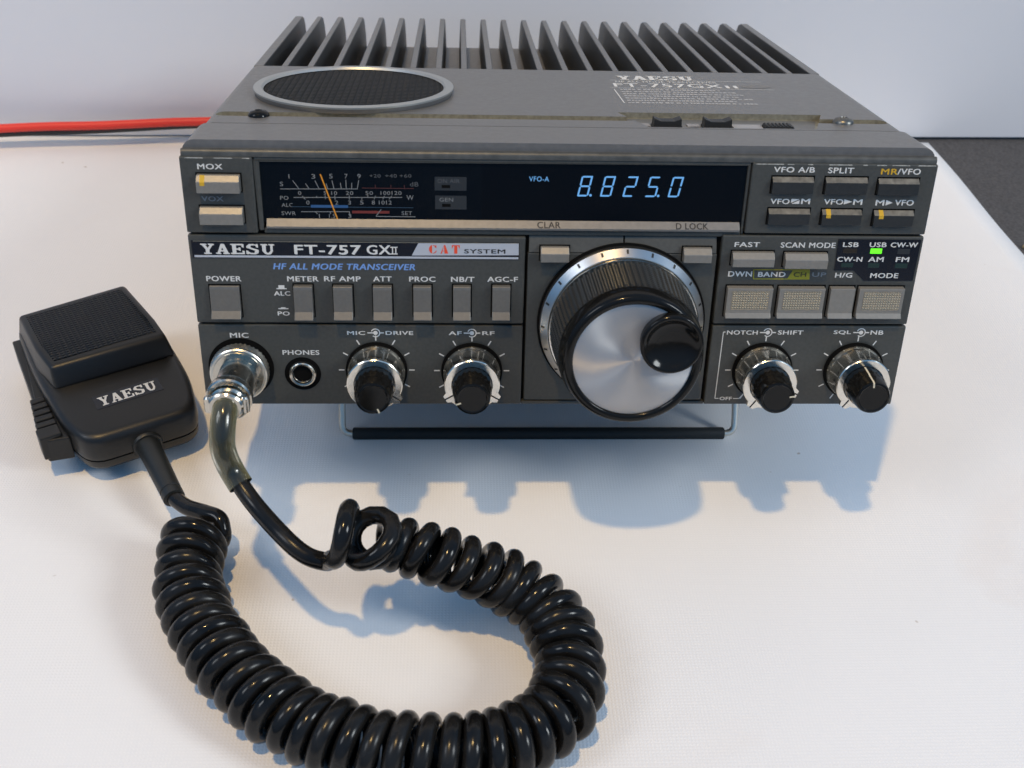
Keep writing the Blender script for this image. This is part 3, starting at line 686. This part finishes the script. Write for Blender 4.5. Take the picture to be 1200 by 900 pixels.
# ---------------- push buttons
def bezel(b, x0, x1, z0, z1, g=0.55): b.rect(x0 - g, x1 + g, z0 - g, z1 + g, -0.03, BLACK)
def key(x0, x1, z0, z1, d):                 # tall key with a chin
    b = MB(); ch = 2.4
    b.prism([(0.2, z1), (d + 1.0, z1), (d + 0.7, z1 - 1.0), (d + 0.45, z0 + ch), (d - 1.1, z0), (0.2, z0)], 0, x0, x1, KEY); o = part('push_button', b, bevel=0.18); shadow_gap(o, x0, x1, z0 , z1); return o
def shadow_gap(o, x0, x1, z0, z1):
    b = MB(); g = 0.45; b.rect(x0 - g, x1 + g, z0 - g, z1 + g, -0.03, BLACK); obj('button_opening', b, o)
for x0, x1, z0, z1, d in ((-113.92, -104.31, 33.0, 43.9, -1.8), (-86.76, -80.7, 33.2, 44.3, -3), (-73.97, -67.8, 33.3, 44.3, -3), (-61.08, -54.98, 33.3, 44.36, -3), (-47.95, -42.05, 33.4, 44.44, -3), (-34.95, -29.23, 33.4, 44.5, -3), (-22.1, -16.22, 33.5, 44.6, -3)): key(x0, x1, z0, z1, d)
def ledge(x0, x1, z0, z1, d, mat=BUTTON, edge=None, mark=None):   # wide key with a sloped upper edge
    b = MB(); a = 1.9 if edge is None else 1.45
    V = [(0.2, z1), (d + 1.5, z1), (d, z1 - a), (d, z0), (0.2, z0)]; n = 5
    P = [(x0, *p) for p in V] + [(x1, *p) for p in V]
    for k in range(n): b.add([P[k], P[(k + 1) % n], P[n + (k + 1) % n], P[n + k]], [(0, 1, 2, 3)], edge if edge and k in (0, 1) else mat)
    b.add(P[:n], [(0, 1, 2, 3, 4)], mat); b.add(P[n:], [(4, 3, 2, 1, 0)], mat)
    o = part('push_button', b, bevel=0.2); shadow_gap(o, x0, x1, z0, z1)
    if mark is not None:
        b = MB(); w = 1.5
        b.quad([(mark, d + 1.45, z1 + 0.02), (mark, d - 0.04, z1 - a), (mark + w, d - 0.04, z1 - a), (mark + w, d + 1.45, z1 + 0.02)], YELLOW)
        b.quad([(mark, d - 0.04, z1 - a), (mark, d - 0.04, z1 - a - 1.1), (mark + w, d - 0.04, z1 - a - 1.1), (mark + w, d - 0.04, z1 - a)], YELLOW)
        obj('colour_mark', b, o, fix=False)
ledge(-114.17, -100.9, 75.47, 80.9, -3, mark=-113.0)
ledge(-114.19, -100.74, 65.26, 70.6, -3)
for x0, x1, z0, z1, mk in ((66.25, 79.48, 76.75, 81.9, None), (83.36, 96.85, 76.69, 81.9, None), (100.49, 113.63, 76.58, 81.7, None), (66.3, 79.71, 66.45, 71.45, None), (83.75, 96.67, 66.45, 71.35, 85.0), (100.78, 113.81, 66.17, 71.2, 102.3)):
    ledge(x0, x1, z0, z1, -1.5, DARKBTN, WORN, mk)
ledge(56.07, 69.83, 52.31, 56.9, -3); ledge(73.42, 87.53, 51.84, 56.7, -3)
for x0, x1, z0, z1 in ((-6.69, 2.49, 53.49, 58.2), (39.85, 49.03, 53.66, 58.2)): ledge(x0, x1, z0, z1, -3)
for x0, x1, stip in ((55.7, 71.05, 1), (73.1, 88.6, 1), (90.4, 98.7, 0), (100.05, 115.5, 1)):
    b = MB(); z0, z1, d = 34.1, 44.8, -2.0; ch = 1.7
    b.prism([(0.2, z1), (d, z1 - 0.3), (d, z0 + ch), (d - 1.0, z0), (0.2, z0)], 0, x0, x1, BUTTON)
    o = part('push_button', b, bevel=0.25); shadow_gap(o, x0, x1, z0, z1)
    if stip:
        b = MB(); b.box(x0 + 1.7, x1 - 1.3, d - 0.12, d + 0.3, 37.0, 43.5, DOTS); obj('stippled_insert', b, o)

# mode lamps
b = MB(); b.prism([(90.72, 61.2), (118.3, 61.2), (118.1, 46.94), (101.52, 46.84), (97.45, 50.5), (91.0, 50.4)], 1, -0.2, 0.1, PLATEBLACK)
mp = part('mode_indicator', b)
for r, mt in (((92.91, 97.47, 56.46, 58.09), LAMPBROWN), ((101.95, 105.83, 56.38, 58.15), LEDON), ((111.05, 115.2, 56.3, 58.08), LAMPOFF), ((93.0, 97.01, 51.54, 53.03), LAMPGREEN), ((102.04, 105.77, 51.45, 53.01), LAMPGREEN), ((111.11, 115.28, 51.36, 53.01), LAMPGREEN)):
    b = MB(); b.box(r[0], r[1], -0.3, 0, r[2], r[3], mt); o = obj('indicator_lamp', b, mp, bevel=0.08)
    if mt is LEDON: o['label'] = 'lit green lamp below the letters USB'

# ---------------- control knobs
def knob(cx, cz_, ang, tabs):
    b = MB(); N = 96
    def scal(a, i):
        if 5 <= i <= 6: return 1.0 - 0.022 * (0.5 + 0.5 * math.cos(11 * a + ang)) ** 2
        if 7 <= i <= 9: return 1.0 - 0.008 * (0.5 + 0.5 * math.cos(11 * a + ang)) ** 2
        return 1.0
    b.lathe([(-0.05, 10.4), (-0.9, 10.4), (-1.0, 9.7), (-3.1, 9.6), (-3.5, 9.35), (-3.9, 9.3), (-9.4, 9.1), (-9.9, 9.3), (-11.2, 9.2), (-11.5, 8.9), (-11.5, 6.9), (-10.0, 6.9)], (cx, cz_), CHROME, N=N, rad=scal,
            mats=[BLACK, BLACK] + [CHROME] * 9 + [BLACK])
    for t in tabs:
        ca, sa = math.cos(t), math.sin(t)
        b.add([(cx + r * ca - w * sa, y, cz_ + r * sa + w * ca) for y in (-11.55, -10.3) for r, w in ((8.4, 2.2), (10.3, 1.3), (10.3, -1.3), (8.4, -2.2))], [(0, 1, 2, 3), (7, 6, 5, 4), (0, 4, 5, 1), (1, 5, 6, 2), (2, 6, 7, 3), (3, 7, 4, 0)], CHROME)
        b.quad([(cx + r * ca - w * sa, -11.58, cz_ + r * sa + w * ca) for r, w in ((7.3, 0.25), (10.4, 0.25), (10.4, -0.25), (7.0, -0.25))], BLACKINK)
    o = part('control_knob', b, smooth=32)
    b = MB(); nf = 20
    def flute(a, i): return 1.0 - (0.022 * (0.5 + 0.5 * math.cos(nf * a)) if 1 <= i <= 3 else 0)
    b.lathe([(-10.0, 6.75), (-11.7, 6.8), (-12.2, 6.75), (-16.0, 6.45), (-16.4, 6.2), (-16.8, 6.1), (-20.4, 5.85), (-21.2, 5.5), (-21.35, 4.9), (-21.1, 4.5), (-21.1, 0.01)], (cx, cz_), GLOSSBLACK, N=120, rad=flute)
    cap = obj('knob_cap', b, o, smooth=28)
    b = MB(); ca, sa = math.cos(ang), math.sin(ang); w = 0.28
    path = [(-12.0, 6.9), (-16.3, 6.5), (-16.8, 6.25), (-20.5, 5.95), (-21.4, 5.6), (-21.43, 3.9)]
    for (ya, ra), (yb, rb) in zip(path, path[1:]):
        b.add([(cx + r * ca - s * w * sa, y, cz_ + r * sa + s * w * ca) for y, r in ((ya, ra), (yb, rb)) for s in (-1, 1)], [(0, 1, 3, 2)], pointer_ink)
    obj('pointer_line', b, cap)
pointer_ink = pm('pointer_ivory', (0.62, 0.55, 0.40), 0.5)
for (cx, cz_), a, tb_ in zip(KNOBS, (-68, 200, 8, 97), ((-35,), (-30, -150), (-125, -20), (-125,))):
    knob(cx, cz_, math.radians(a), [math.radians(t) for t in tb_])

# ---------------- tuning dial
DC = (21.2, 31.3)
b = MB(); b.lathe([(-0.05, 28.2), (-1.0, 28.2), (-1.0, 27.5), (-3.0, 27.3), (-5.4, 25.2), (-5.4, 23)], DC, ALU, N=160, mats=[BLACK, BLACK, ALU, ALU, ALU], caps=False)
dial = part('tuning_dial', b, smooth=30)
b = MB()
for k in range(20):
    a = math.radians(90 + 18 * k); ca, sa = math.cos(a), math.sin(a)
    b.add([(DC[0] + r * ca - s * 0.36 * sa, y, DC[1] + r * sa + s * 0.36 * ca) for y, r in ((-3.35, 27.07), (-4.55, 26.02)) for s in (-1, 1)], [(0, 1, 3, 2)], BLACKINK)
obj('dial_marks', b, dial)
b = MB(); b.lathe([(-5.4, 25.0), (-6.3, 25.1), (-7.0, 24.7), (-7.0, 23.5)], DC, CHROME, N=160, caps=False); obj('dial_ring', b, dial, smooth=40)
b = MB(); NRIB = 76; N = NRIB * 4; rows = [(-6.8, 23.6)] + [(-7.0 - 0.46 * k, 24.3 - 0.028 * k) for k in range(39)] + [(-25.0, 22.9)]
def rib(a, i):
    j = int(round(a / (2 * math.pi) * N)) % 4
    return 1.0 - (0.028 if j in (0, 1) else 0.0) - (0.020 if i % 3 == 0 and 0 < i < 39 else 0)
b.lathe(rows, DC, RUBBER, N=N, rad=rib, caps=False)
obj('rubber_grip', b, dial)
b = MB(); b.lathe([(-24.6, 22.6), (-25.0, 23.0), (-25.6, 23.05), (-28.8, 22.2), (-29.9, 21.7), (-30.35, 21.2), (-30.5, 20.6), (-30.45, 19.5), (-30.2, 19.15), (-29.5, 18.8)], DC, GLOSSBLACK, N=160, caps=False); obj('dial_rim', b, dial, smooth=40)
FACE = pm('turned_aluminium', (0.50, 0.485, 0.475), 0.52, 0.75, 0.0, aniso=0.9)
nt = FACE.node_tree; tg = nt.nodes.new('ShaderNodeTangent'); tg.direction_type = 'RADIAL'; tg.axis = 'Y'
nt.links.new(tg.outputs[0], nt.nodes['Principled BSDF'].inputs['Tangent'])
b = MB(); b.lathe([(-28.5, 18.95), (-29.65, 18.95), (-29.7, 18.8), (-29.7, 12), (-29.7, 6), (-29.7, 0.01)], DC, FACE, N=160); obj('dial_face', b, dial, smooth=20)
fc = (32.15, 38.4)
b = MB(); b.lathe([(-29.7, 9.4), (-32.6, 9.75), (-33.5, 9.7), (-33.9, 9.35), (-33.95, 8.8), (-33.7, 8.3), (-33.0, 7.6), (-32.1, 6.3), (-31.4, 4.4), (-31.0, 2.2), (-30.9, 0.01)], fc, GLOSSBLACK, N=96); obj('finger_cup', b, dial, smooth=50)

# ---------------- sockets
b = MB(); b.lathe([(-0.05, 6.1), (-0.12, 6.1), (-0.12, 4.6)], (-85.8, 12.0), BLACK, N=48, caps=False)
b.lathe([(-0.1, 4.45), (-1.0, 4.4), (-1.3, 4.0), (-1.2, 3.4), (-0.4, 3.2), (-0.3, 3.1)], (-85.8, 12.0), NICKEL, N=48, caps=False)
jack = part('headphone_jack', b, smooth=35)
b = MB(); b.lathe([(-0.28, 3.3), (-0.28, 0.01)], (-85.8, 12.0), BLACK, N=40, caps=False); obj('jack_hole', b, jack)
MC = (-106.2, 14.2)
b = MB(); b.lathe([(-0.05, 10.9), (-0.25, 10.9), (-0.25, 9.2)], MC, BLACK, N=64, caps=False); b.lathe([(-0.2, 9.0), (-1.2, 9.0), (-1.2, 6)], MC, NICKEL, N=64)
part('microphone_socket', b, smooth=35)

# ---------------- wire stand and feet
b = MB(); yb, zb_ = 48.4, -38.6
pts = []
def arc(p, q, r, s, n=5):   # rounded corner p-q-s
    p, q, s = Vector(p), Vector(q), Vector(s); a = (p - q).normalized(); c = (s - q).normalized()
    return [q + a * r * (1 - t) ** 2 + c * r * t ** 2 for t in [i / n for i in range(n + 1)]]
A, B_, C_, D_ = (-79.3, 62, 3), (-79.3, yb, zb_), (78.6, yb, zb_), (78.6, 62, 3)
pts = [A] + arc(A, B_, 4, C_) + arc(B_, C_, 4, D_) + [D_]
b.tube(pts, 1.35, STEEL, 12); bail = part('wire_stand', b, smooth=50)
b = MB(); b.tube([(-75.2, yb, zb_), (-74.8, yb, zb_), (74.0, yb, zb_), (74.4, yb, zb_)], lambda i: 2.0 if i in (0, 3) else 2.45, SLEEVE, 16); obj('rubber_sleeve', b, bail, smooth=50)
for x in (-88, 88):
    b = MB(); b.box(x - 7, x + 7 if x < 0 else x + 7, 56, 68, -6, 2, PANEL); part('stand_hinge', b, bevel=0.8)
    b = MB(); b.lathe([(0.6, 8.0), (-7.0, 7.6), (-9.0 + 0.0, 6.6), (-9.0, 0.01)], (x, 206.5), RUBBER, axis=2, N=32); part('rubber_foot', b, smooth=40)

# ------------------------------------------------------------------ hand microphone, its coiled cord and plug
mic = thing('hand_microphone', 'black hand microphone lying on the cloth, its coiled cord plugged into the radio', 'microphone', loc=(-150, 30, 0), rot=(0, 0, math.radians(30)))
Minv = (Matrix.Translation(Vector((-150, 30, 0))) @ Matrix.Rotation(math.radians(30), 4, 'Z')).inverted()
def smooth_outline(P, r=6, n=5):
    out = []; N = len(P)
    for i in range(N):
        p, q, s = Vector(P[i - 1]), Vector(P[i]), Vector(P[(i + 1) % N]); a = (p - q); c = (s - q)
        rr_ = min(r if not isinstance(r, (list, tuple)) else r[i], a.length * 0.45, c.length * 0.45); a.normalize(); c.normalize()
        for k in range(n + 1):
            t = k / n; out.append(tuple(q + a * rr_ * (1 - t) ** 2 + c * rr_ * t ** 2))
    return out
OUT = smooth_outline([(-20.5, 0), (20.5, -1), (25.2, 18), (25.8, 45), (22.5, 84), (-25.5, 84), (-27, 50), (-25.2, 15)], [8, 7, 12, 14, 5, 5, 14, 12])
cen = Vector((0, 42))
def ring(z, inset, z_of=None):
    o = []
    for u, v in OUT:
        d = (cen - Vector((u, v))); L = d.length; d = d / L
        q = Vector((u, v)) + d * inset; o.append((q.x, q.y, z_of(q.y) if z_of else z))
    return o
def loft(b, rings, mat, cap0=True, cap1=True):
    n = len(rings[0]); V = [p for r in rings for p in r]
    F = [(i * n + j, i * n + (j + 1) % n, (i + 1) * n + (j + 1) % n, (i + 1) * n + j) for i in range(len(rings) - 1) for j in range(n)]
    if cap0: F.append(tuple(reversed(range(n))))
    if cap1: F.append(tuple((len(rings) - 1) * n + j for j in range(n)))
    b.add(V, F, mat)
def ztop(v): return 23.0 + 2.2 * min(1, max(0, v / 40)) 
b = MB()
loft(b, [ring(6.2, 4.5), ring(6.6, 2.2), ring(8.5, 0.9), ring(11.2, 0.6), ring(11.3, 1.2), ring(11.9, 1.2), ring(12.0, 0.5), ring(14, 0.0),
         ring(0, 0.1, lambda v: ztop(v) - 3.4), ring(0, 0.7, lambda v: ztop(v) - 1.5), ring(0, 2.0, lambda v: ztop(v) - 0.4), ring(0, 4.0, ztop)], MICBLACK)
body = obj('body_shell', b, mic, smooth=50)
# raised grille block: lower outline -> upper outline
def block(b, lo, hi, mat):
    loft(b, [lo, hi], mat)
lo = [(-22.4, 33.6, 24.0), (24.6, 33.0, 24.0), (24.4, 48, 22.0), (21.8, 83.6, 22.0), (-25.0, 83.6, 22.0), (-25.4, 50, 22.0)]
hi = [(-21.4, 37.2, 33.2), (22.6, 36.8, 33.2), (22.2, 50, 33.6), (19.4, 80.6, 33.0), (-23.6, 78.6, 33.0), (-23.2, 52, 33.6)]
b = MB(); block(b, lo, hi, MICBLACK); gb = obj('grille_housing', b, mic, bevel=1.7, seg=4, smooth=180)
b = MB(); loft(b, [[(x * 0.90 + (-0.1), 58 + (y - 58) * 0.86, z - 0.8) for x, y, z in hi], [(x * 0.90 + (-0.1), 58 + (y - 58) * 0.86, z + 0.25) for x, y, z in hi]], MICMESH)
obj('grille_mesh', b, mic, bevel=0.4)
# nameplate with the maker's name
b = MB(); zp = ztop(22) + 0.05
zpf = lambda v: ztop(v) + 0.12
b.add([(u, v, zpf(v) - d) for d in (0.0, 0.8) for u, v in ((-11.8, 15.4), (13.4, 15.4), (13.4, 23.2), (-11.8, 23.2))], [(0, 1, 2, 3), (4, 7, 6, 5), (0, 4, 5, 1), (1, 5, 6, 2), (2, 6, 7, 3), (3, 7, 4, 0)], PLATEBLACK)
nm = obj('nameplate', b, mic)
b = MB(); put_strokes(b, 'YAESU', SLAB, -10.0, 11.4, 16.6, 21.8, WHITEINK, lambda u, v, k: (u, v, zpf(v) + 0.05 + k), bold=0.14); obj('nameplate_lettering', b, nm, fix=False)
# push-to-talk bar on the left side
b = MB()
P = [(-24, 11), (-33.0, 13.5), (-33.5, 20), (-30.5, 40), (-28.3, 84), (-24, 84)]
loft(b, [[(u, v, 8.8) for u, v in P], [(u, v, 19.0 if v < 30 else 18.4) for u, v in P]], MICBLACK)
for k in range(5):
    v = 22 + k * 4.2; ul = -33.0 + (v - 18) * 0.11
    b.box(ul - 0.9, -26, v - 1.5, v + 1.5, 12.5, 20.4 - 0.25 * k, MICBLACK)
b.box(-34.2, -26, 13.2, 19.6, 10.2, 20.6, MICBLACK)
obj('talk_switch', b, mic, bevel=0.6)
b = MB(); b.lathe([(0.0, 9.0), (1.0, 9.6), (5.0, 9.6), (6.4, 8.5)], (0, 42), MICBLACK, axis=2, N=36); obj('hang_up_button', b, mic, smooth=40)
# cord strain relief, in world millimetres brought into the microphone's frame
def to_mic(mb): return mb.xform(Minv)
Pm = Vector((-150.2, 31, 13.5)); dm = (Vector((-134.6, 2.9, 11.5)) - Pm).normalized()
b = MB(); L = (Vector((-134.6, 2.9, 11.5)) - Pm).length
st = [-2, 1.2, 2.2, 2.3, 3.2, 10, L - 4, L - 3.8, L - 3, L - 2.8, L, L + .2]; rr2 = [5.9, 5.9, 5.4, 4.6, 4.5, 4.25, 3.9, 3.6, 3.6, 3.95, 3.9, 3.3]
b.tube([Pm + dm * s for s in st], lambda i: rr2[i], RUBBER, 24); obj('strain_relief', to_mic(b), mic, smooth=35)

# the coil: a left-handed helix along a centre line, tails joined on
cl_ = catmull([(-123.0, -14.0, 11.9), (-123.4, -22, 11.7), (-123.2, -30, 11.6), (-120.9, -41, 11.6), (-113.8, -56.1, 11.6), (-102.8, -71.1, 11.6), (-90.2, -83.7, 11.6), (-77.2, -92.8, 11.6), (-64.4, -98.2, 11.6), (-49.5, -101.8, 11.6), (-34.9, -102.3, 11.6), (-21.3, -100.6, 11.6), (-8.6, -93.9, 11.6), (-0.7, -83.6, 11.6), (1.4, -70.3, 12.0), (-1.2, -58.5, 13.2), (-7.5, -50.5, 16.0), (-16.4, -46.1, 20.0), (-26.4, -45.6, 26.0), (-35.1, -45.6, 30.5), (-42.3, -45.4, 33.5), (-49.0, -43.9, 35.0), (-54.9, -43.4, 36.5), (-58.7, -44.7, 39.0), (-59.3, -48.3, 43.5), (-64.2, -49.8, 47.0), (-71.8, -51.1, 48.0)], 24)
S = [0.0]
for p, q in zip(cl_, cl_[1:]): S.append(S[-1] + (q - p).length)
LEN = S[-1]
def at(s):
    s = min(max(s, 0), LEN - 1e-6)
    lo_, hi_ = 0, len(S) - 1
    while hi_ - lo_ > 1:
        mid = (lo_ + hi_) // 2
        if S[mid] <= s: lo_ = mid
        else: hi_ = mid
    t = (s - S[lo_]) / (S[hi_] - S[lo_]); p = cl_[lo_].lerp(cl_[hi_], t)
    a = max(0, lo_ - 6); c = min(len(cl_) - 1, hi_ + 6)
    return p, (cl_[c] - cl_[a]).normalized()
def pitch(s):
    u = LEN - s
    if u < 20: return 10.0
    if u < 60: return 6.9
    return 6.75
def crad(s):
    u = LEN - s
    if u < 9: return 7.8
    if u < 20: return 6.7 + 1.1 * (20 - u) / 11
    if u < 90: return 6.3 + (8.6 - 6.3) * max(0, (u - 20) / 70)
    return 8.6
N_STEP = 0.25; s = 0.0; turns = 0.0; samp = []
while s < LEN: samp.append((s, turns)); turns += N_STEP / (pitch(s) * (1 + 0.07 * math.sin(s * 0.11) + 0.05 * math.sin(s * 0.29 + 1))); s += N_STEP
want = round(turns - 80 / 360 ) + 80 / 360; k_ = want / turns
hel = []; rj = random.Random(5); last = None
for s, tn in samp:
    ph = math.radians(-90) - 2 * math.pi * tn * k_
    if last is not None and abs(ph - last) < 2 * math.pi / 34: continue
    last = ph
    p, T = at(s); R = T.cross(Vector((0, 0, 1))).normalized(); Zv = R.cross(T).normalized()
    wob = 1 + 0.035 * math.sin(tn * 1.7) + 0.025 * math.sin(tn * 4.1)
    r = crad(s) * wob
    hel.append(p + (Zv * math.cos(ph) + R * math.sin(ph)) * r)
for q in hel: q.z = max(q.z, 3.05)
pre = catmull([Pm + dm * (L - 6), Pm + dm * (L - 1), (-129.0, -2.6, 12.5), (-121.6, -7.6, 14.6), (-116.0, -10.8, 14.8), hel[0]], 8)[:-1]
plug_end = Vector((-106.2, -12.5, 67.6))
post = catmull([hel[-1], (-73.6, -52.2, 37.5), (-79.5, -51.5, 39.5), (-86.1, -47.0, 42.2), (-97.0, -34.5, 44.6), (-104.0, -26.5, 50.0), (-106.8, -24.0, 57.5), (-106.8, -21.2, 63.8), (-106.3, -15.0, 68.3), (-106.2, -8, 67.0)], 8)[1:]
path = pre + hel + post
b = MB(); b.tube(path, 2.9, CORD, 18); cord = obj('coiled_cord', to_mic(b), mic, smooth=60)

# plug: built on the radio's axis (local y), then carried into the microphone's frame
Rm = Matrix.Rotation(-TILT, 4, 'X') @ Matrix.Translation(Vector((0, 0, 50)))
def from_radio(mb): return mb.xform(Minv @ Rm)
b = MB(); b.lathe([(-5.2, 8.6), (-6.4, 8.2), (-6.4, 6.3), (-6.8, 6.2), (-20.5, 6.2), (-21.0, 5.6)], MC, NICKEL, N=64)
plug = obj('microphone_plug', from_radio(b), mic, smooth=35)
b = MB()
def kn(a, i): return 1.0 + (0.03 * math.cos(40 * a + (math.pi if i % 2 else 0)) if 1 <= i <= 5 else 0)
b.lathe([(-1.3, 9.0), (-1.6, 9.5), (-2.3, 9.55), (-3.0, 9.55), (-3.7, 9.55), (-4.4, 9.5), (-4.7, 9.5), (-5.6, 9.45), (-6.0, 9.0), (-6.1, 6.3)], MC, KNURL, N=160, rad=kn); obj('coupling_ring', from_radio(b), plug, smooth=8)
b = MB(); b.lathe([(-19.6, 6.2), (-20.0, 7.1), (-20.6, 7.35), (-23.4, 7.35), (-24.0, 6.9), (-24.0, 5.6), (-23.2, 5.2), (-23.2, 4.0)], MC, NICKEL, N=64, caps=False); obj('collar', from_radio(b), plug, smooth=35)
b = MB()
b.lathe([(-22.9, 5.4), (-25.0, 5.3), (-25.8, 4.6), (-26.6, 4.6), (-27.2, 5.3), (-28.6, 5.3), (-29.2, 4.7), (-29.2, 3.2)], MC, NICKEL, N=48, rad=lambda a, i: 1 + 0.06 * math.cos(2 * a), caps=False)
for sx in (-1, 1):
    b.lathe([(MC[1] - 2.5, 1.5), (MC[1] + 2.2, 1.5), (MC[1] + 2.9, 1.0), (MC[1] + 3.0, 0.01)], (MC[0] + sx * 5.6, -26.4), NICKEL, axis=2, N=16)
obj('cord_clamp', from_radio(b), plug, smooth=35)
b = MB(); b.tube(path[-36:-6], 4.0, CLEAR, 24, caps=False); obj('clear_sleeve', to_mic(b), plug, smooth=60)

# ------------------------------------------------------------------ power cable behind the set
pc = thing('power_cable', 'twin red and black power cable running left from the back of the radio', 'cable', loc=(-190, 306, 0))
off = Vector((-190, 306, 0))
for nm_, P, mt in (('red_wire', [(-620, 262, 2.9), (-430, 284, 8), (-289.4, 298.0, 13.4), (-234.3, 302.9, 13.8), (-185, 307.4, 14.6), (-120, 307.0, 16), (-70, 290, 19), (-55, 262, 23), (-54, 238, 25)], REDWIRE),
                   ('black_wire', [(-620, 268, 2.9), (-430, 290, 4.5), (-292.5, 303.2, 8.2), (-241, 307.0, 9.2), (-186, 311.0, 11.2), (-120, 311.5, 13), (-70, 297, 16), (-49, 264, 20), (-48, 238, 22)], BLACKWIRE)):
    b = MB(); b.tube([p - off for p in catmull(P, 10)], 2.4, mt, 14); obj(nm_, b, pc, smooth=60)
